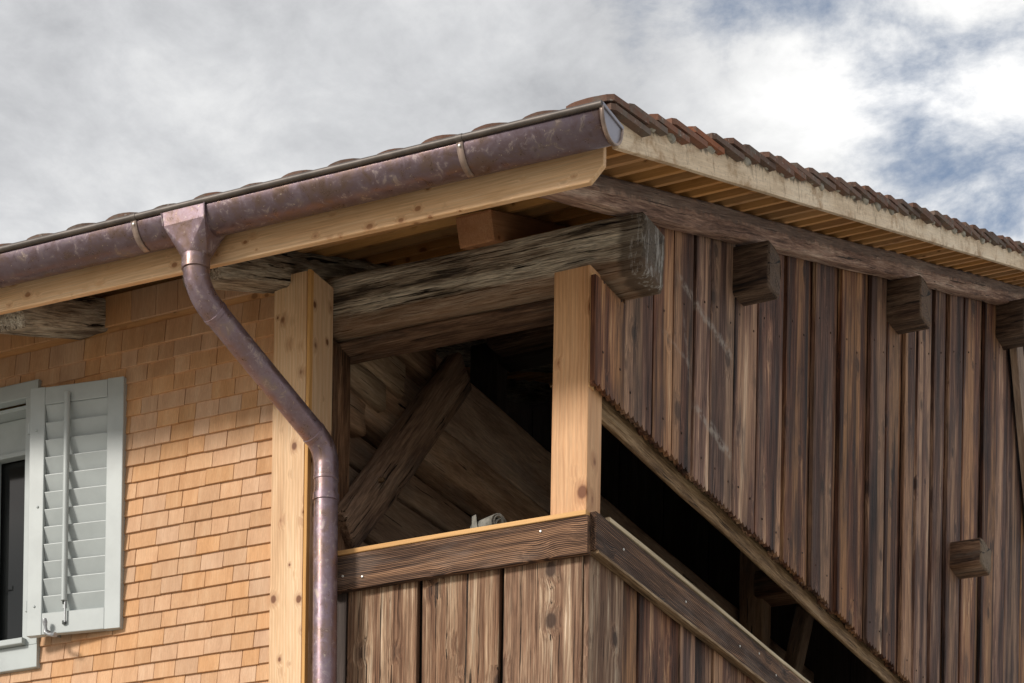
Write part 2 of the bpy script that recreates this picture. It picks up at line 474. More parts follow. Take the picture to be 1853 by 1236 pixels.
# ------------------------------------------------------------------ building helpers
def link(name, me, mat=None, parent=None, mw=None):
    o = bpy.data.objects.new(name, me)
    COL.objects.link(o)
    if mat is not None and len(me.materials) == 0:
        me.materials.append(M[mat] if isinstance(mat, str) else mat)
    if parent is not None:
        o.parent = parent
    if mw is not None:
        if parent is not None:
            o.matrix_basis = parent_world(parent).inverted() @ mw
        else:
            o.matrix_basis = mw
    return o


def parent_world(o):
    mt = o.matrix_basis.copy()
    while o.parent:
        o = o.parent
        mt = o.matrix_basis @ mt
    return mt


def tag(o, label, cat, group=None):
    o['label'] = label
    o['category'] = cat
    o['kind'] = 'thing'
    if group:
        o['group'] = group
    return o


def thing(name, label, cat, loc=(0, 0, 0), group=None):
    o = bpy.data.objects.new(name, None)
    COL.objects.link(o)
    o.location = loc
    o.empty_display_size = .1
    return tag(o, label, cat, group)


def mesh(name, verts, faces, smooth=False):
    me = bpy.data.meshes.new(name)
    me.from_pydata([tuple(v) for v in verts], [], faces)
    bm = bmesh.new()
    bm.from_mesh(me)
    bmesh.ops.recalc_face_normals(bm, faces=bm.faces)
    bm.to_mesh(me)
    bm.free()
    if smooth:
        for q in me.polygons:
            q.use_smooth = True
    return me


def frame(p0, p1, upv=(0, 0, 1)):
    p0, p1 = Vector(p0), Vector(p1)
    x = (p1 - p0).normalized()
    z = Vector(upv) - x * Vector(upv).dot(x)
    z.normalize()
    y = z.cross(x)
    mt = Matrix((x, y, z)).transposed().to_4x4()
    mt.translation = p0
    return mt, (p1 - p0).length


def section(w, h, bev):
    """rounded rectangle with points along its sides, counter-clockwise in local y, z"""
    a, c = w / 2, h / 2
    bv = min(bev, a * .9, c * .9)
    pts = []
    cor = [(a - bv, c - bv, 0), (-a + bv, c - bv, 1), (-a + bv, -c + bv, 2), (a - bv, -c + bv, 3)]
    for (cy_, cz_, q) in cor:
        for k in (0, 1, 2):
            an = (q + k / 2) * math.pi / 2
            pts.append((cy_ + bv * math.cos(an), cz_ + bv * math.sin(an)))
    out = []
    for i, p in enumerate(pts):
        out.append(p)
        nx = pts[(i + 1) % len(pts)]
        if i % 3 == 2:
            for k in (1, 2):
                f = k / 3
                out.append((p[0] + (nx[0] - p[0]) * f, p[1] + (nx[1] - p[1]) * f))
    return out


def hewn_mesh(name, L, w, h, bev=.012, rough=.006, seg=None, seed=0, dome=.004, taper=(1, 1), freq=3.0, w2=None):
    """a hewn or sawn timber along local X, its section centred on the axis"""
    seg = seg or max(2, min(26, int(L / .16)))
    sec = section(w, h, bev)
    n = len(sec)
    vs, fs = [], []
    for i in range(seg + 1):
        x = L * i / seg
        k = taper[0] + (taper[1] - taper[0]) * i / seg
        for (y, z) in sec:
            v = Vector((x, y * k, z * k))
            if rough:
                s = Vector((x * freq * .45 + seed * 7.1, y * freq * 2 + seed * 3.3, z * freq * 2))
                v.y += rough * noise.noise(s) * 1.6 + rough * .5 * noise.noise(s * 3.1)
                s2 = s + Vector((31.7, 12.1, 5.5))
                v.z += rough * noise.noise(s2) * 1.6 + rough * .5 * noise.noise(s2 * 3.1)
                if i in (0, seg):
                    v.x += rough * .8 * noise.noise(s2 * 4)
            vs.append(v)
    for i in range(seg):
        for j in range(n):
            a, b_ = i * n + j, i * n + (j + 1) % n
            fs.append((a, b_, b_ + n, a + n))
    for end, sg in ((0, -1), (seg, 1)):
        base = end * n
        ring = []
        for j in range(n):
            v = vs[base + j]
            cx_ = Vector((v.x + sg * dome, v.y * .86, v.z * .86))
            ring.append(len(vs))
            vs.append(cx_)
        for j in range(n):
            fs.append((base + j, base + (j + 1) % n, ring[(j + 1) % n], ring[j]))
        fs.append(tuple(ring))
    me = mesh(name, vs, fs, smooth=bev > .008)
    if bev > .008:
        for q in me.polygons:
            if len(q.vertices) > 4:
                q.use_smooth = False
    return me


def timber(name, p0, p1, w, h, mat, parent=None, upv=(0, 0, 1), **kw):
    mw, L = frame(p0, p1, upv)
    return link(name, hewn_mesh(name, L, w, h, **kw), mat, parent, mw)


def box_timber(name, lo, hi, axis, mat, parent=None, **kw):
    """axis-aligned timber between two corners; grain along axis 0, 1 or 2"""
    lo, hi = Vector(lo), Vector(hi)
    c = (lo + hi) / 2
    p0, p1 = c.copy(), c.copy()
    p0[axis], p1[axis] = lo[axis], hi[axis]
    if axis == 2:
        upv, w, h = (1, 0, 0), hi.y - lo.y, hi.x - lo.x
    elif axis == 0:
        upv, w, h = (0, 0, 1), hi.y - lo.y, hi.z - lo.z
    else:
        upv, w, h = (0, 0, 1), hi.x - lo.x, hi.z - lo.z
    kw.setdefault('bev', .003)
    kw.setdefault('rough', .0012)
    kw.setdefault('dome', .0)
    return timber(name, p0, p1, w, h, mat, parent, upv, **kw)


def prism(name, poly, axis, a, b, mat, parent=None, bevel=0.0):
    """polygon (two coordinates) extruded along an axis from a to b, in world coordinates"""
    n = len(poly)
    def P(q, v):
        return {0: (v, q[0], q[1]), 1: (q[0], v, q[1]), 2: (q[0], q[1], v)}[axis]
    vs = [P(q, a) for q in poly] + [P(q, b) for q in poly]
    fs = [tuple(range(n)), tuple(range(n, 2 * n))] + [(i, (i + 1) % n, n + (i + 1) % n, n + i) for i in range(n)]
    me = mesh(name, vs, fs)
    if bevel:
        bm = bmesh.new()
        bm.from_mesh(me)
        bmesh.ops.bevel(bm, geom=bm.edges[:], offset=bevel, segments=1, affect='EDGES', clamp_overlap=True)
        bm.to_mesh(me)
        bm.free()
    return link(name, me, mat, parent)


def tube_mesh(name, pts, r, n=24, cap=True, smooth=True):
    """round tube through points; r a number or one per point"""
    pts = [Vector(p) for p in pts]
    rs = r if isinstance(r, (list, tuple)) else [r] * len(pts)
    vs, fs = [], []
    prev = None
    for i, p in enumerate(pts):
        if i == 0:
            tg = pts[1] - pts[0]
        elif i == len(pts) - 1:
            tg = pts[-1] - pts[-2]
        else:
            tg = (pts[i + 1] - p).normalized() + (p - pts[i - 1]).normalized()
        tg.normalize()
        ref = prev if prev else (Vector((1, 0, 0)) if abs(tg.x) < .9 else Vector((0, 1, 0)))
        u = (ref - tg * ref.dot(tg)).normalized()
        v = tg.cross(u)
        prev = u
        for k in range(n):
            an = 2 * math.pi * k / n
            vs.append(p + (u * math.cos(an) + v * math.sin(an)) * rs[i])
    for i in range(len(pts) - 1):
        for k in range(n):
            a, b_ = i * n + k, i * n + (k + 1) % n
            fs.append((a, b_, b_ + n, a + n))
    if cap:
        fs += [tuple(range(n)), tuple(range((len(pts) - 1) * n, len(pts) * n))]
    me = mesh(name, vs, fs, smooth)
    if smooth:
        me.set_sharp_from_angle(angle=math.radians(32))
    return me


def tube(name, pts, r, mat, parent=None, **kw):
    return link(name, tube_mesh(name, pts, r, **kw), mat, parent, Matrix() if parent else None)


def screw(p, nrm, parent, r=.0055):
    p, nrm = Vector(p), Vector(nrm)
    return tube('screw', [p - nrm * .004, p + nrm * .0015, p + nrm * .003], [r, r, r * .55], 'screw', parent, n=8)


# roof planes (the ridge runs along x; the slope rises with y)
def z_bot(y):
    return 6.235 + .367 * y


def z_top(y):
    return 6.367 + .365 * y


SL = math.atan(.366)
UPS = (0, -math.sin(SL), math.cos(SL))

# ------------------------------------------------------------------ ground
g = link('ground', mesh('ground', [(-900, -900, 0), (900, -900, 0), (900, 900, 0), (-900, 900, 0)], [(0, 1, 2, 3)]), 'ground')
g['kind'] = 'structure'

# ------------------------------------------------------------------ shingled house wall
YW = -.10
wall = thing('shingle_wall', 'house wall clad in rows of orange larch shingles beside the shutter', 'wall', (-3, YW, 0))
for (xa, xb, za, zb) in ((-4.6, -3.95, 0, 6.20), (-2.86, -1.489, 0, 6.20), (-3.95, -2.86, 0, 4.70), (-3.95, -2.86, 5.97, 6.20)):
    box_timber('sheathing', (xa, YW + .012, za), (xb, YW + .13, zb), 0, 'batten', wall, seg=2)

PITCH = .077


def shingle_verts(w, tb=.0125, tt=.003, L=.105):
    # local X up the wall, local Y along the wall, local Z out of the wall
    a = w / 2
    b = .0012
    return ([(0, -a, 0), (0, a, 0), (L, a, 0), (L, -a, 0), (0, -a, tb - b), (0, a, tb - b), (L, a, tt), (L, -a, tt), (b, -a + b, tb), (b, a - b, tb), (L, a - b, tt), (L, -a + b, tt)],
            [(0, 1, 2, 3), (0, 1, 5, 4), (1, 2, 6, 5), (2, 3, 7, 6), (3, 0, 4, 7), (8, 9, 10, 11), (4, 5, 9, 8), (5, 6, 10, 9), (7, 4, 8, 11)])


sh_meshes = {}
rest_v, rest_f = [], []
n_single = 0
R = random.Random(3)
rows = []
z0 = 4.435
for k in range(-4, 24):
    z = z0 + PITCH * k
    x = -1.506 - R.uniform(0, .05)
    first = True
    xr = -1.491
    while xr > -4.55:
        w = R.choice((.085, .09, .115, .12, .125, .145, .15))
        if first:
            w = R.uniform(.05, .14)
            w = round(w / .015) * .015
            first = False
        xl = xr - w
        rows.append((k, z, xl, xr, w))
        xr = xl - .0016
for (k, z, xl, xr, w) in rows:
    xc = (xl + xr) / 2
    if xl < -2.80 and xr > -4.0 and z > 4.60 and z < 5.93:
        if xr > -2.80 and z > 4.60:
            xl = -2.795
            w = xr - xl
            xc = (xl + xr) / 2
            if w < .012:
                continue
        else:
            continue
    hidden = (-2.76 < xc < -2.36 and 4.80 < z < 5.86)
    rot = R.uniform(-.011, .011)
    zz = z + R.uniform(-.0015, .0015)
    yy = YW + R.uniform(-.0012, .0012)
    if zz + .105 > 6.23:
        continue
    mw = Matrix(((0, 1, 0, xc), (0, 0, -1, yy), (1, 0, 0, zz), (0, 0, 0, 1))) @ Matrix.Rotation(rot, 4, 'Z') @ Matrix.Rotation(.045 + R.uniform(-.014, .014), 4, 'Y')
    if xc > -3.22 and z > 4.30 and not hidden:
        key = round(w, 3)
        if key not in sh_meshes:
            sh_meshes[key] = mesh('shingle', *shingle_verts(key - .0006))
        link('shingle', sh_meshes[key], 'shingle', wall, mw)
        n_single += 1
    else:
        v, f = shingle_verts(w - .0006)
        b0 = len(rest_v)
        rest_v += [mw @ Vector(q) for q in v]
        rest_f += [tuple(b0 + i for i in q) for q in f]
# long top shingles running up under the eave
xr = -1.491
while xr > -4.5:
    w = R.choice((.11, .12, .14, .15))
    key = ('t', w)
    z = z0 + PITCH * 22.7
    mw = Matrix(((0, 1, 0, xr - w / 2), (0, 0, -1, YW - .004), (1, 0, 0, z), (0, 0, 0, 1)))
    if key not in sh_meshes:
        sh_meshes[key] = mesh('shingle', *shingle_verts(w - .002, .012, .010, .14))
    if xr > -3.2:
        link('shingle', sh_meshes[key], 'shingle', wall, mw)
        n_single += 1
    else:
        v, f = shingle_verts(w - .002, .012, .010, .14)
        b0 = len(rest_v)
        rest_v += [mw @ Vector(q) for q in v]
        rest_f += [tuple(b0 + i for i in q) for q in f]
    xr -= w
so = link('far_shingles', mesh('far_shingles', rest_v, rest_f), 'shingle', wall, Matrix())
so['kind'] = 'stuff'
print('single shingles', n_single)

# ------------------------------------------------------------------ window
win = thing('window', 'grey painted window with dark glass at the left edge behind the shutter', 'window', (-3.4, YW, 4.70))
yf = YW - .032
box_timber('casing', (-4.03, yf, 4.642), (-2.785, YW + .02, 4.752), 0, 'paint', win, bev=.004, rough=0)
box_timber('casing', (-4.03, yf, 5.925), (-2.80, YW + .02, 6.003), 0, 'paint', win, bev=.004, rough=0)
box_timber('casing', (-2.875, yf + .002, 4.753), (-2.787, YW + .02, 5.924), 2, 'paint', win, bev=.004, rough=0)
box_timber('casing', (-4.03, yf + .002, 4.753), (-3.94, YW + .02, 5.924), 2, 'paint', win, bev=.004, rough=0)
box_timber('sill', (-3.95, yf - .03, 4.753), (-2.85, YW + .10, 4.782), 0, 'paint', win, bev=.004, rough=0)
box_timber('soffit_panel', (-3.94, YW + .021, 5.90), (-2.876, YW + .16, 5.918), 0, 'paint', win, bev=.002, rough=0)
box_timber('head_panel', (-3.94, YW + .10, 5.74), (-2.876, YW + .125, 5.898), 0, 'paint', win, bev=.003, rough=0)
box_timber('head_bead', (-3.94, YW + .085, 5.715), (-2.876, YW + .135, 5.738), 0, 'paint', win, bev=.004, rough=0)
box_timber('reveal', (-2.874, YW + .021, 4.783), (-2.858, YW + .17, 5.899), 2, 'paint', win, bev=.002, rough=0)
box_timber('reveal', (-3.958, YW + .021, 4.783), (-3.942, YW + .17, 5.899), 2, 'paint', win, bev=.002, rough=0)
sash = box_timber('sash_stile', (-3.195, YW + .09, 4.784), (-3.148, YW + .13, 5.712), 2, 'paint', win, bev=.004, rough=0)
box_timber('sash_stile', (-3.94, YW + .09, 4.784), (-3.893, YW + .13, 5.712), 2, 'paint', win, bev=.004, rough=0)
tube('sash_catch', [(-3.15, YW + .088, 5.12), (-3.125, YW + .085, 5.12), (-3.125, YW + .085, 5.14)], .004, 'steel', sash, n=8)
pane = link('pane', mesh('pane', [(-3.94, YW + .142, 4.784), (-2.876, YW + .142, 4.784), (-2.876, YW + .142, 5.712), (-3.94, YW + .142, 5.712),
                                  (-3.94, YW + .148, 4.784), (-2.876, YW + .148, 4.784), (-2.876, YW + .148, 5.712), (-3.94, YW + .148, 5.712)],
                         [(0, 1, 2, 3), (4, 5, 6, 7), (0, 1, 5, 4), (2, 3, 7, 6), (1, 2, 6, 5), (0, 3, 7, 4)]), 'glass', win, Matrix())
box_timber('blind', (-3.94, YW + .20, 5.45), (-2.876, YW + .215, 5.74), 0, 'curtain', win, bev=.003, rough=0)
box_timber('room_back', (-3.95, YW + .40, 4.6), (-2.85, YW + .42, 6.0), 0, 'interior', win, bev=.003, rough=0)

# ------------------------------------------------------------------ shutter (opened, folded back almost to the wall)
sh = thing('louvred_shutter', 'open grey louvred shutter with vertical tilt rod, folded back on the shingles', 'shutter', (-2.787, -.206, 4.765))
sh.rotation_euler = (0, 0, math.radians(8.3))
SW, SH = .492, 1.158
shm = parent_world(sh)


def sbox(name, lo, hi, axis, mat='paint', parent=None, **kw):
    par = parent or sh
    lo, hi = Vector(lo), Vector(hi)
    c = (lo + hi) / 2
    p0, p1 = c.copy(), c.copy()
    p0[axis], p1[axis] = lo[axis], hi[axis]
    upv = {0: (0, 0, 1), 1: (0, 0, 1), 2: (1, 0, 0)}[axis]
    s_ = hi - lo
    w, h = {0: (s_.y, s_.z), 1: (s_.x, s_.z), 2: (s_.y, s_.x)}[axis]
    mw, L = frame(p0, p1, upv)
    return link(name, hewn_mesh(name, L, w, h, bev=kw.get('bev', .004), rough=0, seg=1, dome=0), mat, par, shm @ mw)


sbox('stile', (0, 0, 0), (.080, .036, SH), 2)
sbox('stile', (SW - .085, 0, 0), (SW, .036, SH), 2)
sbox('rail', (.081, .0015, 0), (SW - .086, .0345, .102), 0)
sbox('rail', (.081, .0015, SH - .082), (SW - .086, .0345, SH), 0)
nsl = 12
zs0, zs1 = .102, SH - .082
gap_ = (zs1 - zs0) / nsl
sl_mesh = hewn_mesh('slat', SW - .168, .008, gap_ * 1.03, bev=.003, rough=0, seg=1, dome=0)
for k in range(nsl):
    zc = zs0 + gap_ * (k + .5)
    mw = Matrix.Translation((.082, .021, zc)) @ Matrix.Rotation(math.radians(17), 4, 'X')
    link('slat', sl_mesh, 'paint', sh, shm @ mw)
rodx = .205
tube('tilt_rod', [shm @ Vector((rodx, -.012, .145)), shm @ Vector((rodx, -.012, SH - .045))], .0145, 'paint', sh, n=14)
bolt = sbox('bolt_plate', (rodx - .012, -.006, .112), (rodx + .010, .001, .142), 2, 'paint')
tube('bolt_rod', [shm @ Vector((rodx + .004, -.010, .045)), shm @ Vector((rodx + .004, -.010, .16))], .0045, 'steel', sh, n=10)
sbox('bolt_socket', (rodx - .012, -.010, .038), (rodx + .006, .0005, .054), 2, 'paint_dark')
sbox('bolt_socket', (rodx - .012, -.010, .132), (rodx + .006, -.0062, .148), 2, 'paint_dark')
sbox('hinge', (-.013, .004, .118), (-.0005, .03, .168), 2)
sbox('hinge', (-.013, .004, .95), (-.0005, .03, 1.0), 2)
for (x, z) in ((.04, .135), (.035, SH - .20), (.05, .60)):
    p = shm @ Vector((x, 0, z))
    tube('screw_cap', [p + Vector((0, .003, 0)), p + Vector((0, -.003, 0)), p + Vector((0, -.005, 0))], [.006, .006, .003], 'paint', sh, n=10)

hb = thing('shutter_holdback', 'small galvanised swivel catch under the open shutter', 'catch', (-2.66, -.19, 4.76))
tube('post', [(-2.666, -.10, 4.775), (-2.666, -.205, 4.775)], .006, 'steel', hb, n=10)
tube('knob', [(-2.668, -.222, 4.828), (-2.668, -.219, 4.812), (-2.668, -.214, 4.792), (-2.667, -.212, 4.765)], [.009, .012, .007, .011], 'steel', hb, n=12)
tube('lever', [(-2.67, -.213, 4.768), (-2.645, -.218, 4.752), (-2.612, -.224, 4.744), (-2.598, -.228, 4.742)], [.009, .008, .011, .0115], 'steel', hb, n=12)

# ------------------------------------------------------------------ left corner post: new pine casing round the old post
lp = thing('cased_post', 'pale new pine corner casing between the shingles and the downpipe', 'post', (-1.42, -.1, 0))
box_timber('front_board', (-1.488, -.128, 3.6), (-1.318, -.092, 6.215), 2, 'pine', lp, seg=10, bev=.003)
box_timber('corner_strip', (-1.317, -.126, 3.6), (-1.300, -.098, 6.22), 2, 'pine_edge', lp, bev=.003)
box_timber('side_board', (-1.322, -.097, 3.6), (-1.302, .074, 6.22), 2, 'pine', lp, seg=10, bev=.003)
op = box_timber('old_post', (-1.50, .077, 3.6), (-1.318, .270, 6.0), 2, 'beam', None, bev=.018, rough=.006, seed=4)
tag(op, 'dark old upright timber just behind the pine casing, left side of the gallery opening', 'post')

# ------------------------------------------------------------------ gallery corner post
cp = box_timber('corner_post', (-.168, 0, 4.90), (0, .141, 6.03), 2, 'pine_post', None, bev=.004, rough=.0008, seed=2)
tag(cp, 'honey coloured new pine post at the gallery corner under the big beam', 'post')

# ------------------------------------------------------------------ purlins and beams
pu = timber('purlin', (-1.36, .215, 6.156), (.185, .215, 6.138), .225, .262, 'purlin', None, bev=.014, rough=.006, seed=11, dome=.016, seg=34, freq=4.0)
tag(pu, 'massive grey hewn purlin with a rounded end above the gallery opening', 'beam')
lb = timber('lintel_beam', (-1.355, .245, 6.008), (-.03, .245, 5.992), .17, .034, 'beam', None, bev=.012, rough=.006, seed=12, dome=.01, seg=26)
tag(lb, 'thin brown beam directly under the massive grey purlin', 'beam')
for (ya, yb, za, zb, xe, lab, sd_) in (
        (1.56, 1.735, 6.575, 6.80, .205, 'dark purlin end with pale chip, nearest the big grey beam under the verge rafter', 5),
        (4.07, 4.30, 7.49, 7.735, .215, 'middle of the three dark purlin ends under the verge rafter', 6),
        (6.54, 6.80, 8.42, 8.65, .22, 'very dark purlin end at the far right end of the verge rafter', 8)):
    o = timber('purlin', (-1.3, (ya + yb) / 2, (za + zb) / 2), (xe, (ya + yb) / 2, (za + zb) / 2), yb - ya, zb - za, 'beam_dark', None, bev=.02, rough=.008, seed=sd_, dome=.012)
    tag(o, lab, 'beam', 'purlin ends poking out of the gable')
o = timber('tie_beam', (-1.3, 5.615, 6.572), (.225, 5.615, 6.572), .27, .175, 'beam', None, bev=.022, rough=.007, seed=15, dome=.012)
tag(o, 'square brown beam end jutting from the middle of the gable boards, lower right', 'beam')

# rafters
def rafter(x0, x1, ya, yb, mat, label, dz=0, dh=0, seed=1, rough=.008, bev=.014, name='rafter'):
    xm = (x0 + x1) / 2
    h = (.132 + dh)
    za, zb = (z_bot(ya) + z_top(ya)) / 2 + dz, (z_bot(yb) + z_top(yb)) / 2 + dz
    o = timber(name, (xm, ya, za), (xm, yb, zb), x1 - x0, h * math.cos(SL), mat, None, UPS, rough=rough, bev=bev, seed=seed, seg=34)
    return tag(o, label, 'rafter')


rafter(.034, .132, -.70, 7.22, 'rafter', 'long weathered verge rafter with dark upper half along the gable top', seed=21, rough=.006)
rafter(-1.585, -1.40, -.69, 7.0, 'grey_beam', 'hewn old rafter leaving the eave above the cased post', dz=-.012, dh=.03, seed=22, rough=.012, bev=.016)
rafter(-2.61, -2.432, -.70, 7.0, 'grey_beam', 'hewn old rafter under the eave at the far left', dz=-.02, dh=.03, seed=29, rough=.010, bev=.016)
rafter(-3.75, -3.57, -.69, 7.0, 'grey_beam', 'hewn old rafter beyond the left edge of the window', dz=-.01, dh=.02, seed=24, rough=.014, bev=.03)
rafter(-.635, -.465, .0, 6.9, 'red_rafter', 'reddish new rafter with a cut end above the big beam', dz=-.006, dh=.0, seed=25, rough=.001, bev=.004)

# ------------------------------------------------------------------ roof
roof = thing('tiled_roof', 'tiled roof with open battens under its overhang', 'roof', (-2, 0, 6.3))
RX0, RX1 = -4.7, .418
# battens
bat_h, bat_w = .042, .052
bm_ = hewn_mesh('batten', RX1 - RX0, bat_w, bat_h, bev=.002, rough=0, seg=1, dome=0)
for k in range(-3, 42):
    y = -.03 + .2075 * k
    zc = z_top(y) + .001 + (bat_h / 2) / math.cos(SL)
    mw, _ = frame((RX0, y + R.uniform(-.006, .006), zc), (RX1, y + R.uniform(-.006, .006), zc), UPS)
    link('batten', bm_, 'batten', roof, mw)


def zt2(y):                      # plane of the batten tops
    return z_top(y) + bat_h / math.cos(SL) + .003


ya, yb = -.735, 8.7
v = []
for dzz in (0, .006):
    v += [(RX0, ya, zt2(ya) + dzz), (RX1, ya, zt2(ya) + dzz), (RX1, yb, zt2(yb) + dzz), (RX0, yb, zt2(yb) + dzz)]
link('light_stop', mesh('light_stop', v, [(0, 1, 2, 3), (4, 5, 6, 7), (0, 1, 5, 4), (1, 2, 6, 5), (2, 3, 7, 6), (3, 0, 4, 7)]), 'light_stop', roof, Matrix())  # sheet added over the battens to stop light leaking between tiles

TW, TL, TT = .214, .36, .022


def tile_geo(w=TW, rnd=.075, sag=.010, half=None, jit=0):
    """plain clay tile with a rounded lower end: local X up the slope, Y across, Z up"""
    n = 8
    vs, fs = [], []
    def yz(i):
        u = -1 + 2 * i / n
        return u
    lo, hi = -1, 1
    for layer in (0, 1):
        for i in range(n + 1):
            u = lo + (hi - lo) * i / n
            x0_ = rnd * (1 - math.sqrt(max(0, 1 - .86 * u * u)))
            jitx = .004 * noise.noise(Vector((i * 1.7, jit * 3.1, 0)))
            vs.append((x0_ + jitx, u * w / 2, sag * (1 - u * u) - sag + (TT if layer else 0)))
        for i in range(n + 1):
            u = lo + (hi - lo) * i / n
            vs.append((TL, u * w / 2, sag * (1 - u * u) - sag + (TT if layer else 0)))
    m_ = n + 1
    for i in range(n):
        fs.append((i, i + 1, m_ + i + 1, m_ + i))
        fs.append((2 * m_ + i, 2 * m_ + i + 1, 3 * m_ + i + 1, 3 * m_ + i))
        fs.append((i, i + 1, 2 * m_ + i + 1, 2 * m_ + i))
        fs.append((m_ + i, m_ + i + 1, 3 * m_ + i + 1, 3 * m_ + i))
    fs.append((0, m_, 3 * m_, 2 * m_))
    fs.append((n, m_ + n, 3 * m_ + n, 2 * m_ + n))
    return vs, fs


def half_geo(w, rnd=.02):
    vs, fs = [], []
    for z in (0, TT):
        vs += [(rnd, -w / 2, z), (0, -w / 2 + .012, z), (0, w / 2, z), (TL, w / 2, z), (TL, -w / 2, z)]
    fs = [(0, 1, 2, 3, 4), (5, 6, 7, 8, 9)] + [(i, (i + 1) % 5, 5 + (i + 1) % 5, 5 + i) for i in range(5)]
    return vs, fs


tile_meshes = [mesh('tile', *tile_geo(jit=j)) for j in range(4)]
half_mesh = mesh('tile', *half_geo(.13))
verge_mesh = mesh('tile', *tile_geo(w=.201, rnd=.045, sag=.0))
fv, ff = [], []
XV = .482                        # outer edge of the verge tiles
gauge = .2075
TILT = math.radians(8.0)         # tiles lie a little flatter than the roof because they overlap
ncourse = 43
for k in range(-1, ncourse):
    # foot of the course along the slope
    yfoot = -.868 + gauge * max(k, 0) + (.012 if k == -1 else 0)
    base = zt2(yfoot) + (.064 if k >= 0 else .042)
    kick = math.exp(-(yfoot + .868) / .22)          # the eave course is kicked up over the gutter
    stag = (k % 2) * .5
    j = 0
    x = XV - (0 if stag else 0)
    while x > RX0:
        w = TW + .003
        if j == 0 and stag:
            w = .133
        elif j == 0:
            w = .203
        xc = x - w / 2
        verge = j == 0
        kk = R.uniform(-.004, .004) + kick * (.002 - .0148 * (xc - .45))
        mw = (Matrix.Translation((xc + R.uniform(-.002, .002) + (R.uniform(-.012, .004) if verge else 0), yfoot + R.uniform(-.008, .008), base + kk))
              @ Matrix.Rotation(SL - TILT + R.uniform(-.008, .008), 4, 'X') @ Matrix.Rotation(math.pi / 2, 4, 'Z')
              @ Matrix.Rotation(R.uniform(-.012, .012), 4, 'Z'))
        single = (k <= 1 and x > -2.9) or (j <= 1)
        if verge:
            me = half_mesh if stag else verge_mesh
        else:
            me = R.choice(tile_meshes)
        if single:
            link('tile', me, 'tile', roof, mw)
        else:
            b0 = len(fv)
            vv, f_ = tile_geo()
            fv += [mw @ Vector(q) for q in vv]
            ff += [tuple(b0 + i for i in q) for q in f_]
        x -= w
        j += 1
ft = link('far_tiles', mesh('far_tiles', fv, ff), 'tile', roof, Matrix())
ft['kind'] = 'stuff'
# mortar lumps bedding the verge tiles
for k in range(40):
    y = -.62 + gauge * k + R.uniform(-.05, .05)
    if R.random() < .2:
        continue
    sz = R.uniform(.012, .028)
    bm = bmesh.new()
    bmesh.ops.create_icosphere(bm, subdivisions=2, radius=1)
    sd_ = k * 3.7
    for q in bm.verts:
        n_ = 1 + .4 * noise.noise(q.co * 1.6 + Vector((sd_, 0, 0)))
        q.co = Vector((q.co.x * .018 * n_, q.co.y * sz * 2.1 * n_, q.co.z * sz * n_))
    me = bpy.data.meshes.new('mortar')
    bm.to_mesh(me)
    bm.free()
    for q in me.polygons:
        q.use_smooth = True
    zc = 6.342 + .366 * y + .106 + R.uniform(-.012, .006)
    link('mortar', me, 'mortar', roof, Matrix.Translation((.446, y, zc)))
# continuous uneven mortar bed between verge board and tiles
vs, fs = [], []
nb_ = 260
for i in range(nb_ + 1):
    y = -.70 + 9.3 * i / nb_
    zb_, zt_2 = 6.342 + .366 * y + .094, zt2(y) + .078
    hang = .010 * noise.noise(Vector((y * 9, 1.3, 0))) + .006 * noise.noise(Vector((y * 31, 4.3, 0)))
    ox = .006 * noise.noise(Vector((y * 14, 7.7, 0)))
    vs += [(.40, y, zb_ + .02), (.440 + ox, y, zb_ + .012 - max(0, hang)), (.448 + ox * 1.4, y, zb_ + .024 - max(0, hang) * 1.2), (.450 + ox, y, zb_ + .040), (.444, y, zt_2), (.40, y, zt_2)]
for i in range(nb_):
    for k in range(6):
        a, b_ = i * 6 + k, i * 6 + (k + 1) % 6
        fs.append((a, b_, b_ + 6, a + 6))
fs += [tuple(range(6)), tuple(range(nb_ * 6, nb_ * 6 + 6))]
link('mortar_bed', mesh('mortar_bed', vs, fs), 'mortar', roof, Matrix())
# verge board
vb = timber('verge_board', (.432, -.735, 6.342 + .366 * -.735 + .050), (.432, 8.7, 6.342 + .366 * 8.7 + .050), .026, .121 * math.cos(SL), 'verge', None, UPS, bev=.003, rough=.0015, seg=30, dome=0)
tag(vb, 'pale limewashed verge board under the tile edge along the gable', 'board')
# fascia with its clipped end
bl = [(-4.7, 5.995 + .044), (.345, 5.9385), (.403, 5.995), (.403, 6.115), (-4.7, 6.20)]
fa = prism('fascia_board', bl, 1, -.762, -.734, 'fascia', None, bevel=.0025)
tag(fa, 'pale new pine fascia board behind the copper gutter', 'board')

# ------------------------------------------------------------------ gutter
gu = thing('gutter', 'aged purple brown copper gutter along the eave', 'gutter', (-1, -.855, 6.1))
GY, GR = -.856, .090


def gz(x):
    return 6.147 - .0148 * (x + 2.35)


